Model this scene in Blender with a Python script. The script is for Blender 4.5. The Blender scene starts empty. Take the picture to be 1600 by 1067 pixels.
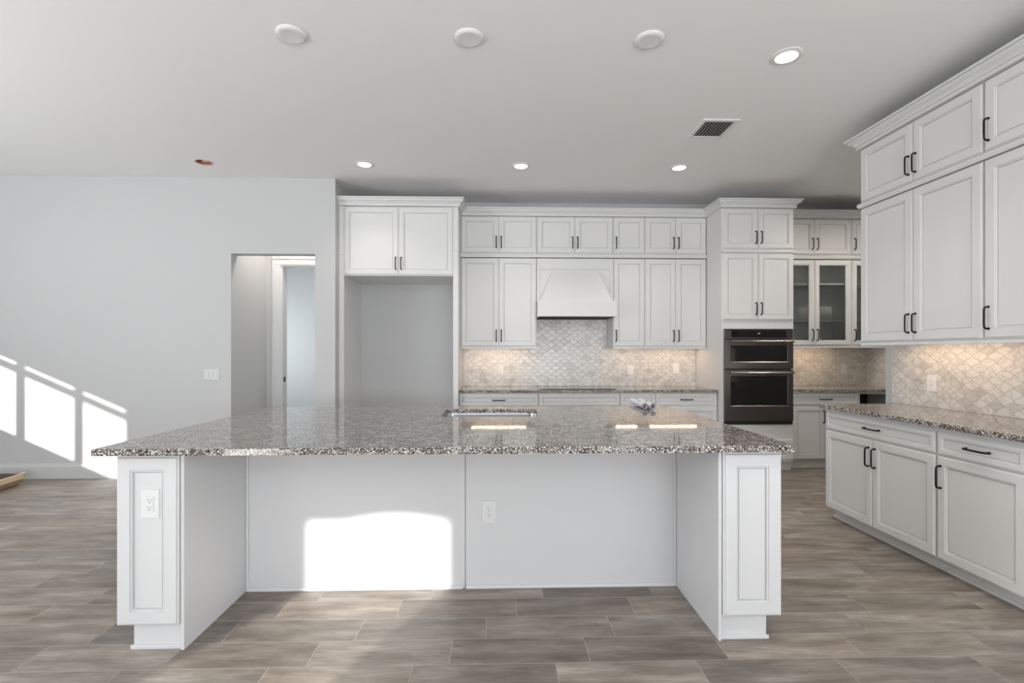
import bpy, bmesh, math, random
from mathutils import Vector, Matrix
random.seed(7)
S = bpy.context.scene
COL = S.collection
PI = math.pi

# ------------------------------------------------------------------ camera
cam_d = bpy.data.cameras.new('camera')
cam_d.sensor_fit = 'HORIZONTAL'; cam_d.sensor_width = 36.0
cam_d.lens = 772.0 / 1600.0 * 36.0
cam_d.shift_y = (551 - 533.5) / 1600.0
cam_d.clip_start = 0.05
cam = bpy.data.objects.new('camera', cam_d); COL.objects.link(cam)
cam.location = (0, 0, 1.337)
cam.rotation_euler = (PI/2, 0, -math.atan(22/772))
S.camera = cam

# ------------------------------------------------------------------ sky, sun, added daylight lamps at unseen openings
W = bpy.data.worlds.new('world'); S.world = W; W.use_nodes = True
bg = W.node_tree.nodes['Background']
bg.inputs['Color'].default_value = (0.80, 0.90, 1.0, 1); bg.inputs['Strength'].default_value = 1.6

sun_dir = Vector((0.51, 1.0, -0.23)).normalized()
sd = bpy.data.lights.new('sun', 'SUN'); sd.energy = 8.0; sd.angle = math.radians(0.48); sd.color = (1.0, 0.97, 0.92)
sun = bpy.data.objects.new('sun', sd); COL.objects.link(sun)
sun.rotation_euler = sun_dir.to_track_quat('-Z', 'Y').to_euler(); sun.location = (-9, -12, 6)

def area(name, loc, direction, w, h, power, color):
    d = bpy.data.lights.new(name, 'AREA'); d.shape = 'RECTANGLE'; d.size = w; d.size_y = h
    d.energy = power; d.color = color
    o = bpy.data.objects.new(name, d); COL.objects.link(o); o.location = loc
    o.rotation_euler = Vector(direction).to_track_quat('-Z', 'Z').to_euler()
    return o
# area lamps added to stand for daylight in unseen doors and windows
area('fill_sliding_doors', (0.7, -5.50, 1.35), (-0.05, 1, 2.7), 4.2, 2.4, 410, (0.97, 0.985, 1.0))  # added lamp at made-up sliding doors, aimed up to brighten the ceiling
area('fill_right_window', (3.25, -2.6, 1.5), (-1, 0.2, 2.2), 4.2, 2.0, 120, (0.98, 0.99, 1.0))  # added fill lamp; these right-hand windows are made up
area('fill_left_window', (-6.85, 1.0, 1.55), (1, -0.15, 1.3), 4.0, 1.6, 290, (0.95, 0.975, 1.0))  # added lamp at the assumed left windows, aimed up to brighten the ceiling
area('fill_far_room', (-4.4, 7.3, 1.5), (1, 0, 0), 1.2, 1.6, 40, (0.88, 0.96, 1.0))  # added lamp at an assumed window, brightening the room beyond the hall

S.view_settings.view_transform = 'Standard'
S.view_settings.look = 'None'
S.view_settings.exposure = 0.1
S.view_settings.gamma = 1.0
S.view_settings.use_curve_mapping = False

# ------------------------------------------------------------------ materials
def mat(name, color, rough=0.5, metal=0.0, **kw):
    m = bpy.data.materials.new(name); m.use_nodes = True
    b = m.node_tree.nodes['Principled BSDF']
    b.inputs['Base Color'].default_value = (*color, 1)
    b.inputs['Roughness'].default_value = rough
    b.inputs['Metallic'].default_value = metal
    for k, v in kw.items(): b.inputs[k.replace('_', ' ')].default_value = v
    return m
def emit(name, color, strength):
    m = bpy.data.materials.new(name); m.use_nodes = True
    b = m.node_tree.nodes['Principled BSDF']
    b.inputs['Base Color'].default_value = (0.8, 0.8, 0.8, 1)
    b.inputs['Emission Color'].default_value = (*color, 1)
    b.inputs['Emission Strength'].default_value = strength
    return m
class N:                                   # tiny node-graph helper
    def __init__(s, m): s.t = m.node_tree; s.b = m.node_tree.nodes['Principled BSDF']
    def n(s, kind, **kw):
        x = s.t.nodes.new(kind)
        for k, v in kw.items(): setattr(x, k, v)
        return x
    def l(s, a, b): s.t.links.new(a, b)
    def put(s, sock, v):
        if hasattr(v, 'type') and hasattr(v, 'links'): s.l(v, sock)
        else: sock.default_value = v
    def m(s, op, a, b=None, c=None):
        x = s.n('ShaderNodeMath', operation=op); s.put(x.inputs[0], a)
        if b is not None: s.put(x.inputs[1], b)
        if c is not None: s.put(x.inputs[2], c)
        return x.outputs[0]
    def mix(s, f, a, b):
        x = s.n('ShaderNodeMix', data_type='RGBA')
        s.put(x.inputs['Factor'], f); s.put(x.inputs['A'], a); s.put(x.inputs['B'], b)
        return x.outputs['Result']
    def ramp(s, f, stops):
        x = s.n('ShaderNodeValToRGB'); s.l(f, x.inputs[0]); e = x.color_ramp.elements
        while len(e) < len(stops): e.new(0.5)
        for q, (p, c) in zip(e, stops): q.position = p; q.color = (*c, 1)
        return x.outputs[0]
    def comb(s, x, y, z):
        c = s.n('ShaderNodeCombineXYZ'); s.put(c.inputs[0], x); s.put(c.inputs[1], y); s.put(c.inputs[2], z)
        return c.outputs[0]
    def noise(s, vec, scale, detail=3, rough=0.5):
        x = s.n('ShaderNodeTexNoise'); s.l(vec, x.inputs['Vector'])
        x.inputs['Scale'].default_value = scale; x.inputs['Detail'].default_value = detail
        x.inputs['Roughness'].default_value = rough
        return x.outputs[0]
    def bump(s, h, dist, strength=1.0):
        x = s.n('ShaderNodeBump'); s.l(h, x.inputs['Height'])
        x.inputs['Distance'].default_value = dist; x.inputs['Strength'].default_value = strength
        s.l(x.outputs[0], s.b.inputs['Normal'])

def paint(name, color, rough):
    m = mat(name, color, rough); g = N(m)
    tc = g.n('ShaderNodeTexCoord')
    g.bump(g.noise(tc.outputs['Object'], 90, 4), 0.0006, 0.35)
    return m
M_wall = paint('wall_paint', (0.575, 0.575, 0.575), 0.75)
M_ceil = paint('ceiling_paint', (0.92, 0.92, 0.915), 0.85)
M_trim = mat('trim_paint', (0.73, 0.73, 0.73), 0.4)
M_base = mat('baseboard_paint', (0.60, 0.60, 0.60), 0.5)
M_cab = mat('cabinet_paint', (0.76, 0.757, 0.75), 0.38)
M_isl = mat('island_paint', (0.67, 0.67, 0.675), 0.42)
M_pull = mat('oil_rubbed_bronze', (0.018, 0.016, 0.015), 0.42, 0.6)
M_plate = mat('outlet_plastic', (0.745, 0.745, 0.745), 0.35)
M_plate2 = mat('tile_outlet_plastic', (0.90, 0.89, 0.89), 0.3)
M_switch = mat('switch_plastic', (0.62, 0.62, 0.62), 0.35)
M_slot = mat('outlet_slot', (0.03, 0.03, 0.03), 0.6)
M_screw = mat('screw_metal', (0.5, 0.5, 0.5), 0.35, 0.9)
M_steel = mat('stainless_steel', (0.52, 0.53, 0.55), 0.22, 1.0)
M_blacksteel = mat('black_stainless', (0.16, 0.145, 0.14), 0.30, 1.0)
M_handle = mat('oven_handle_metal', (0.42, 0.38, 0.36), 0.22, 1.0)
M_ovglass = mat('oven_glass', (0.006, 0.006, 0.006), 0.07)
M_black = mat('black_plastic', (0.015, 0.015, 0.015), 0.4)
M_badge = mat('badge_silver', (0.8, 0.8, 0.8), 0.3, 0.6)
M_dark = mat('dark_recess', (0.03, 0.03, 0.03), 0.8)
M_paper = mat('roll_paper', (0.78, 0.78, 0.82), 0.7)
M_ink = mat('printed_ink', (0.10, 0.11, 0.14), 0.7)
M_card = mat('cardboard', (0.36, 0.235, 0.155), 0.85)
M_tan = mat('light_wood', (0.66, 0.52, 0.34), 0.7)
M_dkbrown = mat('dark_brown_kraft', (0.055, 0.026, 0.018), 0.7)
M_copper = mat('copper_red_housing', (0.55, 0.17, 0.10), 0.5, 0.0)
M_alu = mat('bare_metal', (0.55, 0.50, 0.42), 0.35, 0.9)
M_vent = mat('vent_enamel', (0.80, 0.80, 0.795), 0.45)
M_lamp = emit('downlight_glow', (1.0, 0.93, 0.82), 9.0)
M_strip = emit('led_strip_glow', (1.0, 0.70, 0.44), 36.0)
def make_glass():
    m = bpy.data.materials.new('cabinet_glass'); m.use_nodes = True; t = m.node_tree
    t.nodes.remove(t.nodes['Principled BSDF'])
    tr = t.nodes.new('ShaderNodeBsdfTransparent'); tr.inputs[0].default_value = (0.93, 0.95, 0.945, 1)
    gl = t.nodes.new('ShaderNodeBsdfGlossy'); gl.inputs['Roughness'].default_value = 0.02
    fr = t.nodes.new('ShaderNodeFresnel'); fr.inputs[0].default_value = 1.45
    mx = t.nodes.new('ShaderNodeMixShader')
    t.links.new(fr.outputs[0], mx.inputs[0]); t.links.new(tr.outputs[0], mx.inputs[1]); t.links.new(gl.outputs[0], mx.inputs[2])
    t.links.new(mx.outputs[0], t.nodes['Material Output'].inputs[0])
    return m
M_glass = make_glass()
M_cabin = mat('cabinet_interior', (0.66, 0.66, 0.65), 0.6)

def make_floor():
    m = mat('wood_look_tile', (0.3, 0.26, 0.22), 0.4); g = N(m)
    tc = g.n('ShaderNodeTexCoord'); sp = g.n('ShaderNodeSeparateXYZ'); g.l(tc.outputs['Object'], sp.inputs[0])
    X, Y = sp.outputs[0], sp.outputs[1]
    PW, PL = 0.1875, 0.61
    v = g.m('DIVIDE', g.m('SUBTRACT', Y, 2.5 - 40*PW), PW)
    row = g.m('FLOOR', v); fv = g.m('FRACT', v)
    # joint of row [2.5,2.69] at x=-0.515; each row nearer steps -0.1525
    u = g.m('DIVIDE', g.m('SUBTRACT', g.m('ADD', X, 0.515 + 40*PL), g.m('MULTIPLY', g.m('SUBTRACT', row, 40), 0.1525)), PL)
    iu = g.m('FLOOR', u); fu = g.m('FRACT', u)
    du = g.m('MULTIPLY', g.m('MINIMUM', fu, g.m('SUBTRACT', 1.0, fu)), PL)
    dv = g.m('MULTIPLY', g.m('MINIMUM', fv, g.m('SUBTRACT', 1.0, fv)), PW)
    d = g.m('MINIMUM', du, dv)
    grout = g.m('LESS_THAN', d, 0.0016)
    wn = g.n('ShaderNodeTexWhiteNoise', noise_dimensions='3D'); g.l(g.comb(iu, row, 3.7), wn.inputs['Vector'])
    r1 = wn.outputs['Value']
    wn2 = g.n('ShaderNodeTexWhiteNoise', noise_dimensions='3D'); g.l(g.comb(row, iu, 9.1), wn2.inputs['Vector'])
    r2 = wn2.outputs['Value']
    off = g.comb(g.m('ADD', X, g.m('MULTIPLY', r1, 37)), g.m('ADD', g.m('MULTIPLY', Y, 4.5), g.m('MULTIPLY', r2, 53)), 0.0)
    n1 = g.noise(off, 2.6, 4, 0.55)
    off2 = g.comb(g.m('ADD', X, g.m('MULTIPLY', r2, 17)), g.m('ADD', g.m('MULTIPLY', Y, 16), g.m('MULTIPLY', r1, 31)), 1.0)
    n2 = g.noise(off2, 8.0, 7, 0.8)
    t = g.m('ADD', g.m('MULTIPLY', n1, 0.55), g.m('MULTIPLY', n2, 0.47))
    c = g.ramp(t, [(0.30, (0.100, 0.078, 0.062)), (0.46, (0.212, 0.174, 0.143)), (0.56, (0.305, 0.262, 0.222)), (0.70, (0.50, 0.45, 0.395))])
    hsv = g.n('ShaderNodeHueSaturation'); g.l(c, hsv.inputs['Color'])
    g.l(g.m('ADD', g.m('MULTIPLY', r2, 0.35), 0.78), hsv.inputs['Saturation'])
    g.l(g.m('ADD', g.m('MULTIPLY', r1, 0.44), 0.74), hsv.inputs['Value'])
    g.l(g.mix(grout, hsv.outputs[0], (0.38, 0.35, 0.31, 1)), g.b.inputs['Base Color'])
    g.l(g.m('ADD', g.m('MULTIPLY', n2, 0.12), 0.42), g.b.inputs['Roughness'])
    h = g.m('ADD', g.m('MULTIPLY', g.m('MINIMUM', g.m('DIVIDE', d, 0.003), 1.0), 0.8), g.m('MULTIPLY', n2, 0.2))
    g.bump(h, 0.0012, 0.5)
    return m
M_floor = make_floor()

def make_granite():
    m = mat('speckled_granite', (0.5, 0.46, 0.43), 0.045); g = N(m)
    g.b.inputs['IOR'].default_value = 1.38
    tc = g.n('ShaderNodeTexCoord'); O = tc.outputs['Object']
    n0 = g.noise(O, 22, 3, 0.6)
    base = g.ramp(n0, [(0.38, (0.13, 0.100, 0.080)), (0.50, (0.26, 0.215, 0.18)), (0.62, (0.54, 0.52, 0.50))])
    n1 = g.noise(O, 170, 2, 0.6)
    k1 = g.ramp(n1, [(0.51, (0, 0, 0)), (0.55, (1, 1, 1))])
    c1 = g.mix(k1, base, (0.11, 0.092, 0.082, 1))
    n2 = g.noise(O, 105, 3, 0.7)
    k2 = g.ramp(n2, [(0.54, (0, 0, 0)), (0.57, (1, 1, 1))])
    c2 = g.mix(k2, c1, (0.020, 0.019, 0.020, 1))
    n3 = g.noise(O, 140, 2, 0.5)
    k3 = g.ramp(n3, [(0.565, (0, 0, 0)), (0.60, (1, 1, 1))])
    c3 = g.mix(k3, c2, (0.78, 0.77, 0.75, 1))
    g.l(c3, g.b.inputs['Base Color'])
    return m
M_granite = make_granite()

def make_marble_tile(axis):
    m = mat('arabesque_marble_tile_' + axis, (0.75, 0.72, 0.68), 0.22); g = N(m)
    tc = g.n('ShaderNodeTexCoord'); sp = g.n('ShaderNodeSeparateXYZ'); g.l(tc.outputs['Object'], sp.inputs[0])
    U = sp.outputs[0] if axis == 'x' else sp.outputs[1]; Z = sp.outputs[2]
    a0 = g.m('DIVIDE', U, 0.112); b0 = g.m('DIVIDE', Z, 0.082)
    s_ = g.m('ADD', a0, b0); d_ = g.m('SUBTRACT', a0, b0)
    # ogee warp of the diamond lattice
    A = g.m('ADD', s_, g.m('MULTIPLY', g.m('SINE', g.m('MULTIPLY', d_, 2*PI)), 0.05))
    B = g.m('ADD', d_, g.m('MULTIPLY', g.m('SINE', g.m('MULTIPLY', s_, 2*PI)), 0.05))
    fa, fb = g.m('FRACT', A), g.m('FRACT', B)
    da = g.m('MINIMUM', fa, g.m('SUBTRACT', 1.0, fa)); db = g.m('MINIMUM', fb, g.m('SUBTRACT', 1.0, fb))
    d = g.m('MINIMUM', da, db)
    wn = g.n('ShaderNodeTexWhiteNoise', noise_dimensions='3D')
    g.l(g.comb(g.m('FLOOR', A), g.m('FLOOR', B), 1.3), wn.inputs['Vector']); r = wn.outputs['Value']; rc = wn.outputs['Color']
    vm = g.n('ShaderNodeVectorMath', operation='MULTIPLY_ADD'); g.l(rc, vm.inputs[0])
    vm.inputs[1].default_value = (9, 9, 9); g.l(tc.outputs['Object'], vm.inputs[2])
    rot = g.n('ShaderNodeVectorRotate', rotation_type='EULER_XYZ'); g.l(vm.outputs[0], rot.inputs['Vector'])
    rr = g.n('ShaderNodeVectorMath', operation='SCALE'); g.l(rc, rr.inputs[0]); rr.inputs['Scale'].default_value = 6.0
    g.l(rr.outputs[0], rot.inputs['Rotation'])
    st = g.n('ShaderNodeMapping'); g.l(rot.outputs[0], st.inputs['Vector']); st.inputs['Scale'].default_value = (1, 3.0, 3.0)
    n = g.noise(st.outputs[0], 6, 4, 0.5)
    vein = g.m('ABSOLUTE', g.m('SUBTRACT', n, 0.5))
    vc = g.ramp(vein, [(0.0, (0.60, 0.57, 0.53)), (0.03, (0.74, 0.72, 0.69)), (0.10, (0.80, 0.785, 0.76))])
    n2 = g.noise(st.outputs[0], 4, 2, 0.5)
    dk = g.m('MULTIPLY', g.m('GREATER_THAN', r, 0.80), g.m('MULTIPLY', n2, 0.62))
    c = g.mix(dk, vc, (0.40, 0.37, 0.33, 1))
    gr = g.ramp(d, [(0.014, (1, 1, 1)), (0.034, (0, 0, 0))])
    c2 = g.mix(gr, c, (0.52, 0.49, 0.45, 1))
    g.l(c2, g.b.inputs['Base Color'])
    h = g.m('MINIMUM', g.m('DIVIDE', d, 0.05), 1.0)
    g.bump(h, 0.0015, 0.7)
    return m
M_tile_x = make_marble_tile('x')
M_tile_y = make_marble_tile('y')

# ------------------------------------------------------------------ mesh helpers
class MB:
    def __init__(s): s.bm = bmesh.new(); s.slot = 0
    def face(s, pts):
        f = s.bm.faces.new([s.bm.verts.new(p) for p in pts]); f.material_index = s.slot; return f
    def box(s, x0, x1, y0, y1, z0, z1, bev=0.0):
        r = bmesh.ops.create_cube(s.bm, size=1.0)
        vs = r['verts']
        for v in vs:
            v.co = Vector(((x0+x1)/2 + v.co.x*(x1-x0), (y0+y1)/2 + v.co.y*(y1-y0), (z0+z1)/2 + v.co.z*(z1-z0)))
        fs = {f for v in vs for f in v.link_faces}
        for f in fs: f.material_index = s.slot
        if bev > 0:
            es = {e for v in vs for e in v.link_edges}
            b = bmesh.ops.bevel(s.bm, geom=list(es), offset=bev, segments=2, affect='EDGES', profile=0.5)
            for f in b['faces']: f.material_index = s.slot
        return s
    def rings(s, rings, close_first=True, close_last=True):
        """rings: list of equally long point loops, bridged in order"""
        vv = [[s.bm.verts.new(p) for p in r] for r in rings]
        n = len(vv[0])
        for a, b in zip(vv, vv[1:]):
            for i in range(n):
                f = s.bm.faces.new((a[i], a[(i+1) % n], b[(i+1) % n], b[i])); f.material_index = s.slot
        if close_first: f = s.bm.faces.new(list(reversed(vv[0]))); f.material_index = s.slot
        if close_last: f = s.bm.faces.new(vv[-1]); f.material_index = s.slot
        return s
    def lathe(s, prof, cx, cy, cz, n=32, axis='z', close=True):
        rs = []
        for r, h in prof:
            lp = []
            for i in range(n):
                t = 2*PI*i/n
                a, b = r*math.cos(t), r*math.sin(t)
                lp.append({'z': (cx+a, cy+b, cz+h), 'y': (cx+a, cy+h, cz+b), 'x': (cx+h, cy+a, cz+b)}[axis])
            rs.append(lp)
        return s.rings(rs, close, close)
    def tube(s, pts, r, n=10):
        pts = [Vector(p) for p in pts]; rs = []
        for i, p in enumerate(pts):
            t = (pts[min(i+1, len(pts)-1)] - pts[max(i-1, 0)]).normalized()
            a = t.orthogonal().normalized()
            if i and rs_a.dot(t) < 0.99: a = (rs_a - t*rs_a.dot(t)).normalized()
            rs_a = a; b = t.cross(a)
            rr = r[i] if isinstance(r, (list, tuple)) else r
            rs.append([tuple(p + rr*(math.cos(2*PI*k/n)*a + math.sin(2*PI*k/n)*b)) for k in range(n)])
        return s.rings(rs)
    def build(s, name, mats, parent=None, smooth=False):
        bmesh.ops.recalc_face_normals(s.bm, faces=s.bm.faces)
        me = bpy.data.meshes.new(name); s.bm.to_mesh(me); s.bm.free()
        for m in (mats if isinstance(mats, (list, tuple)) else [mats]): me.materials.append(m)
        if smooth:
            for p in me.polygons: p.use_smooth = True
            me.set_sharp_from_angle(angle=math.radians(35))
        o = bpy.data.objects.new(name, me); COL.objects.link(o)
        if parent: o.parent = parent
        return o
def tag(o, label, cat, group=None):
    o['label'] = label; o['category'] = cat
    if group: o['group'] = group
    return o
def thing(name, label, cat, loc=(0, 0, 0), rz=0.0, group=None):
    o = bpy.data.objects.new(name, None); COL.objects.link(o)
    o.location = loc; o.rotation_euler = (0, 0, rz); o.empty_display_size = 0.1
    return tag(o, label, cat, group)
def struct(name, mb, m, parent=None):
    o = mb.build(name, m, parent)
    if not parent: o['kind'] = 'structure'
    return o
def bx(*a, **k): return MB().box(*a, **k)

# ------------------------------------------------------------------ the room
CEIL = 3.215
YB = 6.20          # kitchen back wall
YL = 5.39          # white wall with the doorway
XR = 3.32          # right-hand tiled wall
XL, YF = -7.0, -5.6
XN = 4.73          # nook side wall
struct('floor', bx(XL-0.1, 5.4, YF-0.1, 9.2, -0.1, 0), M_floor)
# ceiling with the open junction-box hole
def ceiling():
    hx, hy, hr = -2.898, 4.955, 0.072
    mb = MB()
    x0, x1, y0, y1, z0, z1 = XL-0.1, 5.4, YF-0.1, 9.2, CEIL, CEIL+0.12
    angs = sorted([2*PI*i/48 for i in range(48)] + [math.atan2(y-hy, x-hx) % (2*PI) for x in (x0, x1) for y in (y0, y1)])
    def outer(a):
        c, s_ = math.cos(a), math.sin(a)
        ts = []
        if c > 1e-9: ts.append((x1-hx)/c)
        if c < -1e-9: ts.append((x0-hx)/c)
        if s_ > 1e-9: ts.append((y1-hy)/s_)
        if s_ < -1e-9: ts.append((y0-hy)/s_)
        t = min(ts); return hx+c*t, hy+s_*t
    mk = lambda f, z: [(*f(a), z) for a in angs]
    hole = lambda a: (hx+hr*math.cos(a), hy+hr*math.sin(a))
    mb.rings([mk(hole, z1), mk(outer, z1), mk(outer, z0), mk(hole, z0), mk(hole, z1)], False, False)
    bmesh.ops.remove_doubles(mb.bm, verts=mb.bm.verts, dist=1e-5)
    return mb
struct('ceiling', ceiling(), M_ceil)

struct('wall_back', bx(-1.90, XN+0.15, YB, YB+0.12, 0, CEIL), M_wall)
# wall with the doorway, parallel to the back wall
DX0, DX1, DZ = -2.865, -1.972, 2.402
m = MB(); m.box(XL, DX0, YL, YL+0.13, 0, CEIL); m.box(DX0, DX1, YL, YL+0.13, DZ, CEIL); m.box(DX1, -1.756, YL, YL+0.13, 0, CEIL)
struct('wall_back_left', m, M_wall)
struct('wall_alcove_left', bx(-1.85, -1.756, YL+0.13, YB, 0, CEIL), M_wall)
struct('wall_hall_left', bx(DX0-0.12, DX0, YL+0.13, YB, 0, CEIL), M_wall)
HX0, HX1, HZ = -2.675, -1.97, 2.41
m = MB(); m.box(DX0-0.12, HX0, YB, YB+0.12, 0, CEIL); m.box(HX0, HX1, YB, YB+0.12, HZ, CEIL); m.box(HX1, -1.90, YB, YB+0.12, 0, CEIL)
struct('wall_hall_back', m, M_wall)
# door casing + jamb of the hall doorway
m = MB()
m.box(HX0-0.115, HX0-0.012, YB-0.018, YB, 0, HZ+0.012, bev=0.003)
m.box(HX0-0.115, HX1+0.10, YB-0.018, YB, HZ+0.012, HZ+0.115, bev=0.003)
m.box(HX0-0.095, HX0-0.085, YB-0.024, YB-0.017, 0, HZ+0.02)
m.box(HX0-0.095, HX1+0.10, YB-0.024, YB-0.017, HZ+0.085, HZ+0.095)
m.box(HX0-0.012, HX0+0.008, YB-0.004, YB+0.125, 0, HZ+0.012)
m.box(HX0+0.008, HX1, YB-0.004, YB+0.125, HZ-0.006, HZ+0.012)
struct('door_1', m, M_trim)
o = bx(HX0+0.006, HX0+0.012, YB+0.03, YB+0.075, 0.975, 1.035).build('strike_plate', M_black, bpy.data.objects['door_1'])
# far room
m = MB(); m.box(-4.55, -1.0, 8.6, 8.72, 0, CEIL)
struct('wall_far_back', m, M_wall)
m = MB(); m.box(-4.62, -4.50, 6.32, 6.7, 0, CEIL); m.box(-4.62, -4.50, 7.9, 8.6, 0, CEIL); m.box(-4.62, -4.50, 6.7, 7.9, 0, 0.7); m.box(-4.62, -4.50, 6.7, 7.9, 2.3, CEIL)
struct('wall_far_left', m, M_wall)
struct('wall_far_right', bx(-1.1, -1.0, 6.32, 8.6, 0, CEIL), M_wall)
struct('wall_far_front', bx(-4.55, DX0-0.12, 6.2, 6.32, 0, CEIL), M_wall)
struct('baseboard_far', bx(-4.5, -1.1, 8.582, 8.6, 0, 0.14), M_trim)
# right-hand wall (behind the tall run), with unseen windows added for daylight
m = MB()
m.box(XR, XR+0.12, -0.4, 4.14, 0, CEIL); m.box(XR, XR+0.12, YF, -4.8, 0, CEIL)
m.box(XR, XR+0.12, -4.8, -0.4, 0, 0.4); m.box(XR, XR+0.12, -4.8, -0.4, 2.6, CEIL)
struct('wall_right', m, M_wall)
struct('wall_nook_right', bx(XN, XN+0.12, 3.2, YB, 0, CEIL), M_wall)
struct('wall_nook_front', bx(XR+0.12, XN+0.12, 3.08, 3.2, 0, CEIL), M_wall)
# left wall: three windows in a row whose sun falls on the white wall
m = MB()
m.box(XL-0.05, XL, YF, -0.64, 0, CEIL); m.box(XL-0.05, XL, 2.67, YL+0.13, 0, CEIL)
m.box(XL-0.05, XL, -0.64, 2.67, 0, 1.31); m.box(XL-0.05, XL, -0.64, 2.67, 2.108, CEIL)
struct('wall_left', m, M_wall)
m = MB()
for y0, y1 in ((0.312, 0.417), (1.492, 1.60)): m.box(XL-0.05, XL, y0, y1, 1.31, 2.10)
m.box(XL-0.03, XL-0.01, -0.64, 2.67, 1.985, 2.066)
struct('window_1', m, M_trim)
# front wall (behind the camera): an arched 8 ft door opening and wide sliding doors added for daylight
m = MB()
m.box(XL, -5.38, YF-0.05, YF, 0, CEIL); m.box(-4.58, -3.5, YF-0.05, YF, 0, CEIL)
m.box(-3.5, 2.9, YF-0.05, YF, 2.65, CEIL); m.box(2.9, XR+0.12, YF-0.05, YF, 0, CEIL)
prof = [(-5.38 + 0.80*i/12, 2.325 + 0.035*math.sin(PI*min(1, max(0, (i-3)/8.5)))) for i in range(13)]
for (xa, za), (xb, zb) in zip(prof, prof[1:]):
    r = [[(xa, YF-0.05, za), (xb, YF-0.05, zb), (xb, YF-0.05, CEIL), (xa, YF-0.05, CEIL)],
         [(xa, YF, za), (xb, YF, zb), (xb, YF, CEIL), (xa, YF, CEIL)]]
    m.rings(r)
struct('wall_front', m, M_wall)
m = MB()
for x in (-3.5, -1.93, -0.36, 1.21, 2.84): m.box(x, x+0.06, YF-0.05, YF, 0, 2.65)
m.box(-3.5, 2.9, YF-0.05, YF, 2.60, 2.65); m.box(-3.5, 2.9, YF-0.05, YF, 0, 0.05)
struct('window_2', m, M_trim)
# unseen wall added outside to keep the low sun off the sliding doors
struct('wall_sun_block', bx(-7.45, 1.6, -12.4, -12.0, -0.1, 5.2), M_wall)

# baseboards
def baseboard(name, x0, x1, y):
    m = MB()
    pr = [(0, 0), (-0.016, 0), (-0.016, 0.125), (-0.010, 0.138), (-0.006, 0.155), (0, 0.16)]
    m.rings([[(x0, y+a, z) for a, z in pr], [(x1, y+a, z) for a, z in pr]])
    return struct(name, m, M_base)
baseboard('baseboard_back_left', XL, DX0, YL)
baseboard('baseboard_alcove', DX1, -1.756, YL)

# ------------------------------------------------------------------ cabinet parts (local frame: x along the run, front faces -y)
def door_mesh(w, h, stile=0.052, glass=False, th=0.020):
    """frame-and-panel front: origin bottom-left of its back face"""
    m = MB()
    def ring(i, y): return [(i, y, i), (w-i, y, i), (w-i, y, h-i), (i, y, h-i)]
    s_ = stile
    if not glass:
        m.rings([ring(0, 0), ring(0, -th+0.0085), ring(0.0065, -th+0.0075), ring(0.0085, -th+0.001), ring(0.0095, -th), ring(s_, -th), ring(s_+0.0008, -th+0.0055), ring(s_+0.0025, -th+0.0055), ring(s_+0.0050, -th+0.0035),
                 ring(s_+0.009, -th+0.0045), ring(s_+0.0115, -th+0.016), ring(s_+0.0145, -th+0.016), ring(s_+0.016, -th+0.0095)])
    else:
        m.rings([ring(s_+0.012, 0), ring(0, 0), ring(0, -th+0.0085), ring(0.0065, -th+0.0075), ring(0.0085, -th+0.001), ring(0.0095, -th), ring(s_, -th), ring(s_+0.0015, -th+0.0045),
                 ring(s_+0.009, -th+0.0045), ring(s_+0.012, -th+0.010), ring(s_+0.012, 0)], False, False)
    return m
def pull_mesh(L=0.132):
    m = MB(); h = L/2
    pts = [(0, 0, -h), (0, -0.012, -h), (0, -0.024, -h+0.003), (0, -0.030, -h+0.011), (0, -0.031, -h+0.03),
           (0, -0.031, h-0.03), (0, -0.030, h-0.011), (0, -0.024, h-0.003), (0, -0.012, h), (0, 0, h)]
    m.tube(pts, [0.0075, 0.0062, 0.0057, 0.0057, 0.0057, 0.0057, 0.0057, 0.0057, 0.0062, 0.0075], 10)
    for z in (-h, h): m.lathe([(0.0078, -0.0015), (0.0082, -0.003), (0.006, -0.006)], 0, 0, z, 14, 'y')
    me = bpy.data.meshes.new('handle'); bmesh.ops.recalc_face_normals(m.bm, faces=m.bm.faces); m.bm.to_mesh(me); m.bm.free()
    me.materials.append(M_pull)
    for p in me.polygons: p.use_smooth = True
    return me
PULL = pull_mesh()
def add_pull(front, x, z, y, horizontal=False):
    o = bpy.data.objects.new('handle', PULL); COL.objects.link(o); o.parent = front
    o.location = (x, y, z)
    if horizontal: o.rotation_euler = (0, PI/2, 0)
    return o
GAP = 0.002
def front(parent, name, x0, x1, z0, z1, y, pull=None, glass=False, stile=0.052, m_=None):
    """pull: ('v', 'l'|'r', 'b'|'t') vertical near a stile, low or high; 'h' horizontal and centred"""
    w, h = x1-x0-2*GAP, z1-z0-2*GAP
    o = door_mesh(w, h, stile, glass).build(name, m_ or M_cab, parent)
    o.location = (x0+GAP, y, z0+GAP)
    if pull == 'h': add_pull(o, w/2, h/2, -0.019, True)
    elif pull:
        px = 0.028 if pull[1] == 'l' else w-0.028
        pz = pull[3] if len(pull) > 3 else (0.125 if pull[2] == 'b' else h-0.125)
        add_pull(o, px, pz, -0.019)
    if glass:
        g_ = MB(); i = stile+0.006; g_.box(i, w-i, -0.008, -0.004, i, h-i)
        g_.build('glass_pane', M_glass, o)
    return o
def two_doors(t, x0, x1, z0, z1, y, at='b', **k):
    c = (x0+x1)/2
    front(t, 'door', x0, c, z0, z1, y, ('v', 'r', at), **k); front(t, 'door', c, x1, z0, z1, y, ('v', 'l', at), **k)

FT = 0.020
# carcass front plane Y sits 2 mm + door thickness behind the door face
UF = 5.86 + FT      # carcass face of upper cabinets
BF = 5.56 + FT
Z0, Z1, Z2, Z3 = 1.405, 2.462, 2.516, 2.958

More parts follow.
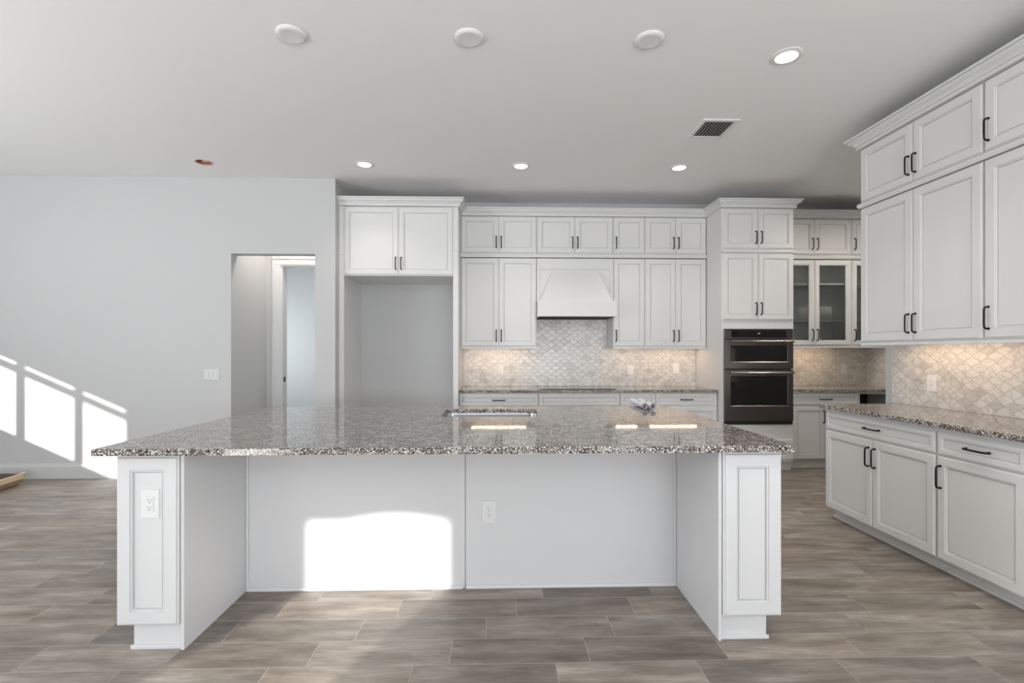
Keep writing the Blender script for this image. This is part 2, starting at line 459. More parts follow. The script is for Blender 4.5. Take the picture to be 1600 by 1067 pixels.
def open_box(m, x0, x1, y0, y1, z0, z1, t=0.018):
    m.box(x0, x0+t, y0, y1, z0, z1); m.box(x1-t, x1, y0, y1, z0, z1)
    m.box(x0+t, x1-t, y0, y1, z0, z0+t); m.box(x0+t, x1-t, y0, y1, z1-t, z1); m.box(x0+t, x1-t, y1-t, y1, z0+t, z1-t)

def upper(x0, x1, z0, z1, label, doors, at='b', rail=False, yf=UF, yb=YB, name='wall_cabinet', rz=0.0, loc=None, grp=None, glass=False, stile=0.052):
    """back-wall unit; loc given -> local frame origin (used for the right-hand run)"""
    if loc is None: loc = ((x0+x1)/2, (yf+yb)/2, z0)
    t = thing(name, label, 'cabinet', loc, rz, grp)
    w = x1-x0; d = yb-yf; h = z1-z0
    m = MB()
    if glass:
        open_box(m, -w/2+0.001, w/2-0.001, -d/2, d/2, 0, h)
        m.build('body', M_cabin, t)
        for sx in (-1, 1):
            a_, b_ = sorted((sx*(w/2-0.001), sx*(w/2-0.03)))
            bx(a_, b_, -d/2-0.001, -d/2+0.01, 0, h).build('face_frame', M_cab, t)
        for z in (1.724-z0, 2.172-z0): bx(-w/2+0.02, w/2-0.02, -d/2+0.03, d/2-0.02, z-0.009, z+0.009).build('shelf', M_trim, t)
    else:
        m.box(-w/2+0.001, w/2-0.001, -d/2, d/2, 0, h); m.build('body', M_cab, t)
    if rail:
        m = MB(); m.box(-w/2, w/2, -d/2-0.012, -d/2+0.012, -0.022, 0.0, bev=0.003); m.build('light_rail', M_cab, t)
    e = 0.004
    if doors == 2: two_doors(t, -w/2+e, w/2-e, 0.006, h-0.004, -d/2, at, glass=glass, stile=stile)
    elif doors == 'l': front(t, 'door', -w/2+e, w/2-e, 0.006, h-0.004, -d/2, ('v', 'l', at), glass=glass, stile=stile)
    elif doors == 'r': front(t, 'door', -w/2+e, w/2-e, 0.006, h-0.004, -d/2, ('v', 'r', at), glass=glass, stile=stile)
    return t
U1, U2, U3, U4, U5 = -0.440, 0.461, 1.376, 1.759, 2.503
upper(U1, U2, Z0, Z1, 'tall two-door white wall cabinet hanging left of the range hood', 2, rail=True)
upper(U3, U4, Z0, Z1, 'narrow tall single-door white wall cabinet just right of the range hood', 'l', rail=True)
upper(U4, U5, Z0, Z1, 'tall two-door white wall cabinet between the narrow one and the oven tower', 2, rail=True)
upper(U1, U2, Z2, Z3, 'short two-door white top cabinet between fridge alcove and hood column', 2)
upper(U2, U3, Z2, Z3, 'short two-door white top cabinet directly above the range hood', 2)
upper(U3, U4, Z2, Z3, 'short narrow single-door white top cabinet right of the hood column', 'l')
upper(U4, U5, Z2, Z3, 'short two-door white top cabinet directly left of the oven tower', 2)
G0, G1 = 3.366, 4.280
TF = 5.45 + FT       # carcass face of the oven tower
fs = thing('filler_panel', 'slim white filler strip between oven tower and glass nook cabinets', 'panel', (3.346, UF, 0))
bx(-0.019, 0.018, 0.0, 0.30, Z0+0.012, Z3).build('upper_strip', M_cab, fs)
bx(-0.019, 0.018, BF-UF, 0.30, 0.0, 0.884).build('lower_strip', M_cab, fs)
upper(G0, G1, Z0+0.012, Z1, 'glass-fronted two-door wall cabinet with shelves right of the oven tower', 2, rail=True, glass=True)
upper(G1, XN-0.002, Z0+0.012, Z1, 'single glass-door wall cabinet in the far right corner of the nook', 'l', rail=True, glass=True)
upper(G0, G1, Z2, Z3, 'short two-door top cabinet above the glass doors in the nook', 2)
upper(G1, XN-0.002, Z2, Z3, 'short single-door top cabinet in the far right corner of the nook', 'l')

# fridge surround
t = thing('fridge_surround', 'deep two-door white cabinet over the empty fridge alcove with side panels to the floor', 'cabinet', (-1.10, 5.86, 0))
FF = 5.50 + FT - 5.86
def fb(x0, x1, y0, y1, z0, z1, **k): return bx(x0+1.10, x1+1.10, y0, y1, z0, z1, **k)
fb(-1.754, -1.700, FF-0.012, 0.338, 0, Z3).build('side_panel', M_cab, t)
fb(-0.498, -0.441, FF-0.012, 0.338, 0, Z3).build('side_panel', M_cab, t)
fb(-1.700, -0.498, FF, 0.338, 2.190, Z3).build('body', M_cab, t)
two_doors(t, -1.700+1.10, -0.498+1.10, 2.198, 2.948, FF, 'b')
m = MB(); m.box(-1.754+1.10, -1.714+1.10, FF-0.022, FF-0.010, 2.42, 2.438, bev=0.003); m.build('rail_return', M_cab, t)
m = MB(); m.box(-0.486+1.10, -0.436+1.10, FF-0.024, FF-0.010, 2.47, 2.50, bev=0.004); m.build('rail_return', M_cab, t)

# oven tower
T0, T1 = 2.505, 3.325
t = thing('oven_tower_cabinet', 'tall white oven cabinet standing between the upper run and the glass nook', 'cabinet', ((T0+T1)/2, 5.88, 0))
hw = (T1-T0)/2; yf = TF-5.88; yb = YB-5.88
OX = 0.386
m = MB()
m.box(-hw+0.001, -OX, yf, yb, 0.11, Z3); m.box(OX, hw-0.001, yf, yb, 0.11, Z3)
m.box(-OX, OX, yf, yb, 1.606, Z3); m.box(-OX, OX, yf, yb, 0.11, 0.530); m.box(-OX, OX, yb-0.02, yb, 0.530, 1.606)
m.build('body', M_cab, t)
bx(-hw+0.001, hw-0.001, yf+0.06, yb, 0, 0.11).build('toe_kick', M_cab, t)
two_doors(t, -hw+0.006, hw-0.006, 2.500, 2.952, yf, 'b')
two_doors(t, -hw+0.006, hw-0.006, 1.702, 2.450, yf, 'b')
front(t, 'drawer', -hw+0.006, hw-0.006, 0.13, 0.368, yf, 'h')
m = MB(); m.box(-hw-0.004, hw+0.004, yf-0.026, yf, 2.456, 2.490, bev=0.005); m.build('rail', M_cab, t)

# wall oven (appliance)
ov = thing('wall_oven', 'black stainless double wall oven with dark glass windows and bar handles', 'oven', ((T0+T1)/2, TF, 0.530))
def ob(x0, x1, y0, y1, z0, z1, **k): return bx(x0, x1, y0, y1, z0-0.530, z1-0.530, **k)
ob(-0.380, 0.380, -0.002, 0.52, 0.532, 1.600).build('housing', M_black, ov)
cp = ob(-0.388, 0.388, -0.030, -0.002, 1.493, 1.603, bev=0.002).build('control_panel', M_blacksteel, ov)
ob(-0.312, 0.312, -0.0325, -0.029, 1.508, 1.587).build('display', M_ovglass, cp)
ob(-0.012, 0.012, -0.0335, -0.032, 1.546, 1.557).build('badge', M_badge, cp)
def oven_door(z0, z1, wz0, wz1, hz, label):
    m = MB()
    z0 -= 0.530; z1 -= 0.530; wz0 -= 0.530; wz1 -= 0.530; hz -= 0.530
    x = 0.388; wx = 0.318
    def r(a, b, c, d, y): return [(a, y, c), (b, y, c), (b, y, d), (a, y, d)]
    m.rings([r(-x, x, z0, z1, -0.004), r(-x, x, z0, z1, -0.036), r(-x+0.003, x-0.003, z0+0.003, z1-0.003, -0.040),
             r(-wx-0.008, wx+0.008, wz0-0.008, wz1+0.008, -0.040), r(-wx, wx, wz0, wz1, -0.034)], True, True)
    d = m.build('oven_door', M_blacksteel, ov)
    bx(-wx-0.001, wx+0.001, -0.037, -0.033, wz0-0.001, wz1+0.001).build('window', M_ovglass, d)
    m = MB(); m.slot = 0
    m.tube([(-0.345, -0.085, hz), (0.370, -0.085, hz)], 0.011, 16)
    for sx in (-0.315, 0.340): m.box(sx-0.011, sx+0.011, -0.088, -0.040, hz-0.009, hz+0.009, bev=0.003)
    m.build('handle', M_handle, d, smooth=True)
oven_door(1.157, 1.488, 1.240, 1.412, 1.462, 'upper')
oven_door(0.572, 1.147, 0.750, 1.072, 1.114, 'lower')
ob(-0.388, 0.388, -0.024, -0.002, 0.533, 0.566, bev=0.002).build('bottom_vent', M_black, ov)

# crown moulding over the whole back run, mitred at each step
def sweep(path, prof, z):
    """path: xy points left to right with the room on the -y side; prof: (outward, up)"""
    P = [Vector(p) for p in path]; rs = []
    nrm = []
    for a, b in zip(P, P[1:]):
        d = (b-a).normalized(); nrm.append(Vector((d.y, -d.x)))
    for i, p in enumerate(P):
        if i == 0: mt = nrm[0]
        elif i == len(P)-1: mt = nrm[-1]
        else:
            mt = (nrm[i-1]+nrm[i]); mt /= (1+nrm[i-1].dot(nrm[i]))
        rs.append([(p.x+mt.x*o_, p.y+mt.y*o_, z+u) for o_, u in prof])
    return MB().rings(rs)
CROWN = [(-0.01, 0.001), (0.016, 0.001), (0.016, 0.016), (0.010, 0.018), (0.010, 0.024), (0.018, 0.026), (0.024, 0.036), (0.036, 0.046), (0.046, 0.050),
         (0.046, 0.054), (0.052, 0.056), (0.052, 0.068), (0.048, 0.070), (0.048, 0.073), (0.066, 0.075), (0.066, 0.088), (-0.01, 0.088)]
yU, yT, yFr = UF-0.021, TF-0.021, 5.50-0.001
o = sweep([(-1.754, yFr), (-0.436, yFr), (-0.436, yU), (T0-0.001, yU), (T0-0.001, yT), (T1+0.001, yT), (T1+0.001, yU), (XN-0.001, yU)], CROWN, Z3).build('crown_molding', M_cab)
tag(o, 'white stepped crown moulding running along the top of the back wall cabinets', 'moulding')
RAIL = [(-0.018, 0.0), (0.004, 0.0), (0.007, 0.012), (0.011, 0.018), (0.011, 0.034), (0.006, 0.042), (-0.018, 0.042)]
o = sweep([(U1, yU), (T0-0.002, yU)], RAIL, Z1+0.006).build('cabinet_rail', M_cab)
tag(o, 'thin white rail between top and tall cabinets left of the oven tower', 'moulding')
o = sweep([(3.328, yU), (XN-0.002, yU)], RAIL, Z1+0.006).build('cabinet_rail', M_cab)
tag(o, 'thin white rail between top cabinets and glass cabinets in the nook', 'moulding')

# range hood
h = thing('range_hood', 'white tapered wooden range hood over the cooktop', 'hood', ((U2+U3)/2, 5.86, 1.756))
hc = (U2+U3)/2; hw2 = (U3-U2)/2-0.002
zt = 2.458-1.756
m = MB()
def rr(a, z0, z1, y): return [(-a, y, z0), (a, y, z0), (a, y, z1), (-a, y, z1)]
m.rings([rr(hw2, 0.174, zt, 0.338), rr(hw2, 0.174, zt, 0.0), rr(hw2-0.03, 0.19, zt-0.125, 0.0), rr(hw2-0.032, 0.192, zt-0.127, 0.008),
         rr(hw2-0.042, 0.2, zt-0.137, 0.008), rr(hw2-0.044, 0.202, zt-0.139, 0.012)])
m.build('back_panel', M_cab, h)
m = MB()
b0 = [(-0.435, 0.011, 0.178), (-0.415, -0.135, 0.178), (0.415, -0.135, 0.178), (0.435, 0.011, 0.178)]
b1 = [(-0.272, 0.011, 0.545), (-0.272, -0.004, 0.545), (0.272, -0.004, 0.545), (0.272, 0.011, 0.545)]
m.rings([b0, b1]); m.build('canopy', M_cab, h)
for sx in (-1, 1):
    MB().tube([(sx*0.421, -0.128, 0.182), (sx*0.274, 0.000, 0.545)], 0.006, 6).build('corner_bead', M_cab, h)
m = MB(); m.box(-0.458, 0.458, -0.168, 0.0, 0.0, 0.178, bev=0.003); m.box(-0.458+0.02, 0.458-0.02, -0.17+0.02, -0.12, 0.178, 0.186)
m.build('mantel_box', M_cab, h)
m = MB(); m.box(-0.44, 0.44, 0.0, 0.335, 0.02, 0.17)
m.build('liner', M_cab, h)
m = MB(); m.box(-0.43, 0.43, -0.15, 0.30, -0.006, 0.0)
m.build('vent_insert', M_dark, h)

# base cabinets, back wall
def base(x0, x1, kind, label, name='base_cabinet', loc=None, rz=0.0, d=YB-BF, zt=0.884, drz=(0.735, 0.872), toe=0.11, **k):
    if loc is None: loc = ((x0+x1)/2, (BF+YB)/2, 0)
    t = thing(name, label, 'cabinet', loc, rz); w = x1-x0
    bx(-w/2+0.001, w/2-0.001, -d/2, d/2-0.001, toe, zt).build('body', M_cab, t)
    m = MB(); m.box(-w/2+0.001, w/2-0.001, -d/2+0.065, d/2-0.001, 0, toe)
    m.box(-w/2+0.001, w/2-0.001, -d/2+0.053, -d/2+0.065, 0, 0.018)
    m.build('toe_kick', M_cab, t)
    a, b = -w/2+0.004, w/2-0.004; y = -d/2; zl = toe+0.006
    if kind != 'stack': front(t, 'drawer', a, b, drz[0], drz[1], y, None if kind in ('false',) else ('h' if k.get('dh', True) else None), stile=0.030)
    if kind == 'stack':
        front(t, 'drawer', a, b, 0.735, 0.872, y, 'h', stile=0.030)
        front(t, 'drawer', a, b, 0.425, 0.729, y, 'h'); front(t, 'drawer', a, b, zl, 0.419, y, 'h')
    elif kind in ('two', 'false'): two_doors(t, a, b, zl, drz[0]-0.005, y, 't')
    elif kind == 'l': front(t, 'door', a, b, zl, drz[0]-0.005, y, ('v', 'l', 't'))
    elif kind == 'r': front(t, 'door', a, b, zl, drz[0]-0.005, y, ('v', 'r', 't'))
    return t
base(-0.438, 0.458, 'two', 'white base cabinet with one wide drawer left of the cooktop')
base(0.458, 1.384, 'false', 'white base cabinet with a plain front under the cooktop')
base(1.384, 1.793, 'l', 'narrow white base cabinet right of the cooktop, behind the paper rolls', dh=False)
base(1.793, 2.503, 'stack', 'white base cabinet with stacked drawers beside the oven tower')
base(G0, 4.150, 'two', 'white base cabinet under the glass cabinets in the nook')
# open bay for a beverage cooler
t = thing('beverage_bay', 'dark open appliance bay at the right end of the nook counter', 'cabinet', (4.44, 5.88, 0))
m = MB(); m.box(-0.288, -0.268, -0.30, 0.318, 0, 0.884); m.box(0.27, 0.288, -0.30, 0.318, 0, 0.884); m.box(-0.268, 0.27, -0.30, 0.318, 0.862, 0.884)
m.build('body', M_cab, t)
bx(-0.266, 0.268, 0.29, 0.318, 0.0, 0.86).build('back_panel', M_dark, t)  # near-black panel puts the shade of the open bay into the colour

# counters
def slab(name, x0, x1, y0, y1, z0, z1, label):
    return tag(bx(x0, x1, y0, y1, z0, z1, bev=0.004).build(name, M_granite), label, 'countertop')
slab('countertop', -0.440, T0-0.002, 5.535, YB-0.001, 0.886, 0.918, 'speckled granite worktop under the range hood along the back wall')
slab('countertop', T1+0.002, XN-0.001, 5.535, YB-0.001, 0.886, 0.918, 'speckled granite worktop in the nook below the glass cabinets')

# cooktop
ct = thing('cooktop', 'black glass cooktop flush on the worktop under the hood', 'cooktop', (0.915, 5.86, 0.918))
bx(-0.44, 0.44, -0.26, 0.22, 0.0, 0.007, bev=0.002).build('glass_top', M_ovglass, ct)
m = MB()
for x, y, r in ((-0.27, -0.10, 0.085), (-0.27, 0.10, 0.07), (0.27, -0.10, 0.07), (0.27, 0.10, 0.085), (0.0, 0.03, 0.11)):
    n_ = 36
    a = [(x+r*math.cos(2*PI*i/n_), y+r*math.sin(2*PI*i/n_), 0.0073) for i in range(n_)]
    b = [(x+(r-0.002)*math.cos(2*PI*i/n_), y+(r-0.002)*math.sin(2*PI*i/n_), 0.0073) for i in range(n_)]
    m.rings([a, b], False, False)
m.build('burner_rings', mat('burner_print', (0.2, 0.2, 0.2), 0.3), ct)

# backsplashes (tile skins 8 mm thick)
m = MB(); m.box(-0.438, T0-0.003, YB-0.008, YB-0.0005, 0.919, Z0-0.002); m.box(U2+0.002, U3-0.002, YB-0.008, YB-0.0005, Z0-0.002, 1.774)
tag(m.build('backsplash', M_tile_x), 'arabesque marble tile backsplash behind the cooktop', 'backsplash')
m = MB(); m.box(T1+0.003, XN-0.009, YB-0.008, YB-0.0005, 0.919, Z0+0.008)
tag(m.build('backsplash', M_tile_x), 'arabesque marble tile backsplash under the glass cabinets in the nook', 'backsplash')
m = MB(); m.box(XN-0.008, XN-0.0005, 5.54, YB-0.0005, 0.919, Z0+0.008)
tag(m.build('backsplash', M_tile_y), 'narrow strip of marble tile on the nook side wall', 'backsplash')

# ------------------------------------------------------------------ right-hand run (faces -X)
RB = 2.66 + FT          # carcass face of base units
RU = 2.96 + FT          # carcass face of uppers
R90 = -PI/2
def rbase(ya, yb_, kind, label):
    d = XR-RB
    return base(0, ya-yb_, kind, label, loc=(RB+d/2, (ya+yb_)/2, 0), rz=R90, d=d, zt=0.884, drz=(0.722, 0.862), toe=0.085)
rbase(3.952, 2.931, 'two', 'white base cabinet with wide drawer over two doors, far end of right counter')
rbase(2.929, 2.405, 'l', 'white base cabinet with one drawer and one door at the right edge of the photo')
rbase(2.403, 1.50, 'two', 'white base cabinet nearest the camera in the right run')
bx(XR-0.03-(XR-RB)+0.03, XR-0.001, 3.953, 3.957, 0.085, 0.884)
def rupper(ya, yb_, z0, z1, doors, label, rail=False):
    d = XR-RU
    return upper(0, ya-yb_, z0, z1, label, doors, rail=rail, yf=RU, yb=XR, loc=(RU+d/2, (ya+yb_)/2, z0), rz=R90, stile=0.060)
RZ = (1.415, 2.512, 2.552, 2.995)
rupper(3.962, 2.935, RZ[0], RZ[1], 2, 'tall two-door white wall cabinet at the far end of the right wall', True)
rupper(2.932, 2.405, RZ[0], RZ[1], 'l', 'tall single-door white wall cabinet at the right edge of the photo', True)
rupper(2.402, 1.50, RZ[0], RZ[1], 2, 'tall two-door white wall cabinet nearest the camera on the right wall', True)
rupper(3.962, 2.935, RZ[2], RZ[3], 2, 'short two-door white top cabinet under the crown at the far end of the right wall')
rupper(2.932, 2.405, RZ[2], RZ[3], 'l', 'short single-door white top cabinet at the right edge under the crown')
rupper(2.402, 1.50, RZ[2], RZ[3], 2, 'short two-door white top cabinet nearest the camera on the right wall')
# mouldings round the free end of the run: path goes from the wall along the far end then towards the camera
xe = RU-0.021
CROWN2 = [(o_*1.15, u*1.05) for o_, u in CROWN]
def sweep_r(path, prof, z):
    return sweep(path, prof, z)
o = sweep_r([(XR-0.001, 3.964), (xe, 3.964), (xe, 1.50)][::1], [(p[0], p[1]) for p in CROWN2], RZ[3]).build('crown_molding', M_cab)
tag(o, 'white stepped crown moulding on top of the right wall cabinets', 'moulding')
o = sweep_r([(XR-0.001, 3.964), (xe, 3.964), (xe, 1.50)], [(a*1.2 if a > 0 else a, b_*0.86) for a, b_ in RAIL], RZ[1]+0.002).build('cabinet_rail', M_cab)
tag(o, 'thin white rail between top and tall cabinets on the right wall', 'moulding')
slab('countertop', 2.632, XR-0.001, 1.50, 3.972, 0.886, 0.918, 'speckled granite worktop on the right-hand base cabinets')
m = MB(); m.box(XR-0.008, XR-0.0005, 1.50, 4.063, 0.919, RZ[0]-0.002)
tag(m.build('backsplash', M_tile_y), 'arabesque marble tile backsplash above the right-hand worktop', 'backsplash')

# ------------------------------------------------------------------ island
IX0, IX1 = -1.410, 1.022
IY, IB = 2.815, 3.85
isl = thing('kitchen_island', 'white panelled kitchen island with two projecting end legs', 'island', (-0.19, 3.3, 0))
def ib(x0, x1, y0, y1, z0, z1, **k): return bx(x0+0.19, x1+0.19, y0-3.3, y1-3.3, z0, z1, **k)
ZT = 0.884
m = MB(); a = 0.19
def q(x0, x1, y0, y1, z0, z1): m.box(x0+a, x1+a, y0-3.3, y1-3.3, z0, z1)
# body leaves room for the sink basin
q(-1.69, -0.46, IY+0.02, IB, 0.10, ZT); q(0.36, 1.31, IY+0.02, IB, 0.10, ZT); q(-0.46, 0.36, IY+0.02, 3.18, 0.10, ZT)
q(-0.46, 0.36, 3.80, IB, 0.10, ZT); q(-0.46, 0.36, 3.18, 3.80, 0.10, 0.60)
q(-1.64, 1.26, IY+0.02, IB-0.07, 0, 0.10)
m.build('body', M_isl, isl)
ib(IX0+0.001, -0.187, IY, IY+0.019, 0, ZT).build('back_panel', M_isl, isl)
ib(-0.183, IX1-0.001, IY, IY+0.019, 0, ZT).build('back_panel', M_isl, isl)
def shoe(x0, x1):
    m = MB(); pr = [(0, 0), (-0.012, 0), (-0.012, 0.008), (-0.008, 0.015), (0, 0.018)]
    m.rings([[(x0+a, IY-3.3+y_, z_) for y_, z_ in pr], [(x1+a, IY-3.3+y_, z_) for y_, z_ in pr]]); return m
shoe(IX0+0.014, -0.200).build('shoe_molding', M_isl, isl); shoe(-0.180, IX1-0.014).build('shoe_molding', M_isl, isl)
for x in (IX0+0.001, IX1-0.014): ib(x, x+0.013, IY-0.013, IY, 0, ZT, bev=0.003).build('corner_bead', M_isl, isl)
def leg(xi, sgn, label):
    # xi: inner face; sgn: outward direction
    xo = xi + sgn*0.292
    lo, hi = sorted((xi+sgn*0.016, xo))
    l_ = ib(lo, hi, 2.272, IY+0.019, 0.112, ZT).build('leg', M_isl, isl)
    def sub(name, x0, x1, y0, y1, z0, z1, **k):
        x0, x1 = sorted((x0, x1)); o = ib(x0, x1, y0, y1, z0, z1, **k).build(name, M_isl, l_); return o
    sub('side_panel', xi, xi+sgn*0.0155, 2.262, IY+0.019, 0, ZT, bev=0.002)
    sub('toe_kick', xi+sgn*0.016, xi+sgn*0.236, 2.284, IY+0.019, 0, 0.112)
    sub('toe_molding', xi+sgn*0.016, xi+sgn*0.245, 2.272, 2.284, 0, 0.018, bev=0.003)
    d0, d1 = sorted((xi+sgn*0.018, xo+sgn*0.003))
    dd = front(l_, 'door_panel', d0+a, d1+a, 0.116, 0.876, 2.272-3.3-0.001, None, m_=M_isl, stile=0.060)
    return l_
leg(IX0, -1, 'l'); leg(IX1, 1, 'r')
# kitchen-side doors of the island
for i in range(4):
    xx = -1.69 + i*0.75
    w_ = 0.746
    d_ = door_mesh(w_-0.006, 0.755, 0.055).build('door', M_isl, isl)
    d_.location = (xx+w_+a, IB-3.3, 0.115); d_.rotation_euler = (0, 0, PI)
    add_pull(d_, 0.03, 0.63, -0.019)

# island worktop with a rounded sink cut-out
SX0, SX1, SY0, SY1, SR = -0.385, 0.280, 3.255, 3.700, 0.07
def rrect(cx, cy, hx, hy, r, angs):
    out = []
    for t_ in angs:
        c, s_ = math.cos(t_), math.sin(t_)
        k = min(hx/abs(c) if abs(c) > 1e-9 else 1e9, hy/abs(s_) if abs(s_) > 1e-9 else 1e9)
        x, y = c*k, s_*k
        if r > 0 and abs(x) > hx-r and abs(y) > hy-r:
            ox, oy = math.copysign(hx-r, x), math.copysign(hy-r, y)
            B_ = c*ox+s_*oy; C_ = ox*ox+oy*oy-r*r
            k = B_+math.sqrt(max(0, B_*B_-C_)); x, y = c*k, s_*k
        out.append((cx+x, cy+y))
    return out
scx, scy = (SX0+SX1)/2, (SY0+SY1)/2; shx, shy = (SX1-SX0)/2, (SY1-SY0)/2
tx0, tx1, ty0, ty1 = -1.775, 1.352, 2.207, 3.885
base_angs = [math.atan2(y-scy, x-scx) % (2*PI) for x in (tx0, tx1) for y in (ty0, ty1)]
ca = math.atan2(shy-SR, shx) ; cb = math.atan2(shy, shx-SR)
ring_angs = []
for q0 in range(4):
    for k in range(13):
        t_ = ca + (cb-ca)*k/12
        ring_angs.append({0: t_, 1: PI-t_, 2: PI+t_, 3: 2*PI-t_}[q0])
angs = sorted(set(round(v, 6) for v in base_angs+ring_angs+[0, PI/2, PI, 1.5*PI]))
def outer_rect(t_, inset=0.0):
    c, s_ = math.cos(t_), math.sin(t_); ts = []
    if c > 1e-9: ts.append((tx1-inset-scx)/c)
    if c < -1e-9: ts.append((tx0+inset-scx)/c)
    if s_ > 1e-9: ts.append((ty1-inset-scy)/s_)
    if s_ < -1e-9: ts.append((ty0+inset-scy)/s_)
    k = min(ts); return scx+c*k, scy+s_*k
zt0, zt1 = 0.885, 0.915
def hole(r_=0.0): return rrect(scx, scy, shx+r_, shy+r_, SR+r_, angs)
L3 = lambda pts, z: [(x-scx, y-scy, z-zt0) for x, y in pts]
m = MB()
m.rings([L3(hole(), zt0), L3([outer_rect(t_) for t_ in angs], zt0), L3([outer_rect(t_) for t_ in angs], zt1-0.003), L3([outer_rect(t_, 0.003) for t_ in angs], zt1),
         L3(hole(0.003), zt1), L3(hole(), zt1-0.003), L3(hole(), zt0)], False, False)
bmesh.ops.remove_doubles(m.bm, verts=m.bm.verts, dist=1e-5)
o = m.build('countertop', M_granite); o.location = (scx, scy, zt0)
tag(o, 'large speckled granite slab on the island with a sink cut-out', 'countertop')
# sink
sk = thing('sink', 'stainless undermount sink basin set in the island worktop', 'sink', (scx, scy, 0.66))
K3 = lambda pts, z: [(x-scx, y-scy, z-0.66) for x, y in pts]
def rg(g_, z): return K3(rrect(scx, scy, shx+g_, shy+g_, SR+g_*0.8, angs), z)
m = MB()
m.rings([rg(0.03, 0.884), rg(0.004, 0.884), rg(0.002, 0.870), rg(-0.004, 0.70), rg(-0.012, 0.680), rg(-0.035, 0.668), rg(-0.12, 0.664),
         rg(-0.12, 0.661), rg(-0.03, 0.661), rg(0.006, 0.70), rg(0.010, 0.8815), rg(0.03, 0.8815)], False, False)
# floor of basin
m.face(rg(-0.12, 0.6645)); m.face(rg(-0.12, 0.661))
m.build('basin', M_steel, sk, smooth=True)
MB().lathe([(0.045, 0.0052), (0.045, 0.0075), (0.036, 0.0085), (0.030, 0.006)], 0, 0, 0, 28).build('drain', M_steel, sk, smooth=True)

# ------------------------------------------------------------------ outlets and switch
def outlet(label, loc, rz=0.0, w=0.072, hgt=0.118, decora=False, gang=1, name='power_outlet', cat='outlet', group=None):
    pm = (M_plate2 if 'tiles' in label else M_plate) if name == 'power_outlet' else M_switch
    t = thing(name, label, cat, loc, rz, group)
    wid = w if gang == 1 else 0.160
    bx(-wid/2, wid/2, -0.006, 0, -hgt/2, hgt/2, bev=0.002).build('cover_plate', pm, t)
    for g_ in range(gang):
        cx = 0 if gang == 1 else (-0.046, 0.0, 0.046)[g_]
        if name == 'power_outlet':
            s_ = bx(cx-0.0165, cx+0.0165, -0.0085, -0.006, -0.0335, 0.0335, bev=0.001).build('receptacle', pm, t)
            m = MB()
            for zc in (0.016, -0.016):
                m.box(cx-0.0075, cx-0.0055, -0.0089, -0.0084, zc-0.001, zc+0.007)
                m.box(cx+0.0055, cx+0.0075, -0.0089, -0.0084, zc-0.001, zc+0.006)
                m.lathe([(0.0027, -0.0004), (0.0027, 0.0001)], cx, -0.0085, zc-0.008, 12, 'y')
            m.build('slots', M_slot, s_)
        else:
            bx(cx-0.015, cx+0.015, -0.0095, -0.006, -0.031, 0.031, bev=0.001).build('rocker', pm, t)
    m = MB()
    for zc in (0.048, -0.048):
        m.lathe([(0.0028, -0.0008), (0.0028, 0.0)], 0, -0.006, zc, 10, 'y')
    m.build('screw', M_plate, t)
    return t
outlet('white outlet set in the door panel of the left island leg', (-1.556, 2.2605, 0.660), w=0.078, hgt=0.128)
outlet('white outlet low on the recessed back panel of the island', (-0.051, IY-0.0005, 0.433), w=0.078, hgt=0.125)
outlet('white outlet on the marble tiles left of the cooktop', (0.032, YB-0.0085, 1.128))
outlet('white outlet on the marble tiles just right of the cooktop', (1.674, YB-0.0085, 1.120))
outlet('white outlet on the marble tiles nearest the oven tower', (2.254, YB-0.0085, 1.134))
outlet('white outlet on the nook tiles under the glass cabinet', (4.413, YB-0.0085, 1.132))
outlet('white outlet on the marble tiles above the right-hand worktop', (XR-0.0085, 3.678, 1.105), rz=R90, w=0.078, hgt=0.122)
outlet('triple white wall switch on the wall left of the doorway', (-3.065, YL-0.0005, 1.103), gang=3, name='light_switch', cat='switch')

# ------------------------------------------------------------------ under-cabinet LED strips
def strip(label, cx, cy, z, L, rz=0.0):
    t = thing('light_strip', label, 'light', (cx, cy, z), rz, None)
    bx(-L/2-0.01, L/2+0.01, -0.014, 0.014, -0.008, 0, bev=0.001).build('housing', M_trim, t)
    bx(-L/2, L/2, -0.006, 0.006, -0.0105, -0.0079).build('diffuser', M_strip, t)
strip('glowing warm LED bar under the cabinet left of the hood', 0.01, 5.99, Z0-0.0003, 0.66)
strip('glowing warm LED bar under the narrow cabinet right of the hood', 1.567, 5.99, Z0-0.0003, 0.26)
strip('glowing warm LED bar under the cabinet beside the oven tower', 2.145, 5.99, Z0-0.0003, 0.58)
strip('glowing warm LED bar under the glass cabinets in the nook', 3.85, 5.99, Z0+0.012-0.0003, 0.66)
strip('glowing warm LED bar under the far right wall cabinet', 3.16, 3.45, RZ[0]-0.0003, 0.80, R90)
strip('glowing warm LED bar under the right wall cabinet at the photo edge', 3.16, 2.67, RZ[0]-0.0003, 0.40, R90)

# ------------------------------------------------------------------ ceiling fittings
def downlight(x, y, label, power=25, spread=115):
    t = thing('recessed_light', label, 'light', (x, y, CEIL), 0, 'lit ceiling downlights')
    MB().lathe([(0.094, -0.0002), (0.094, -0.004), (0.088, -0.007), (0.066, -0.010), (0.064, -0.004), (0.064, -0.0002)], 0, 0, 0, 40, close=False).build('trim_ring', M_vent, t, smooth=True)
    MB().lathe([(0.0635, -0.0002), (0.0635, -0.0055), (0.05, -0.0065)], 0, 0, 0, 32).build('lens', M_lamp, t, smooth=True)
    d = bpy.data.lights.new('downlight_beam', 'SPOT'); d.energy = power; d.spot_size = math.radians(spread); d.spot_blend = 0.8
    d.color = (1.0, 0.93, 0.83); d.shadow_soft_size = 0.06
    l_ = bpy.data.objects.new('downlight_beam', d); COL.objects.link(l_); l_.parent = t; l_.location = (0, 0, -0.03)
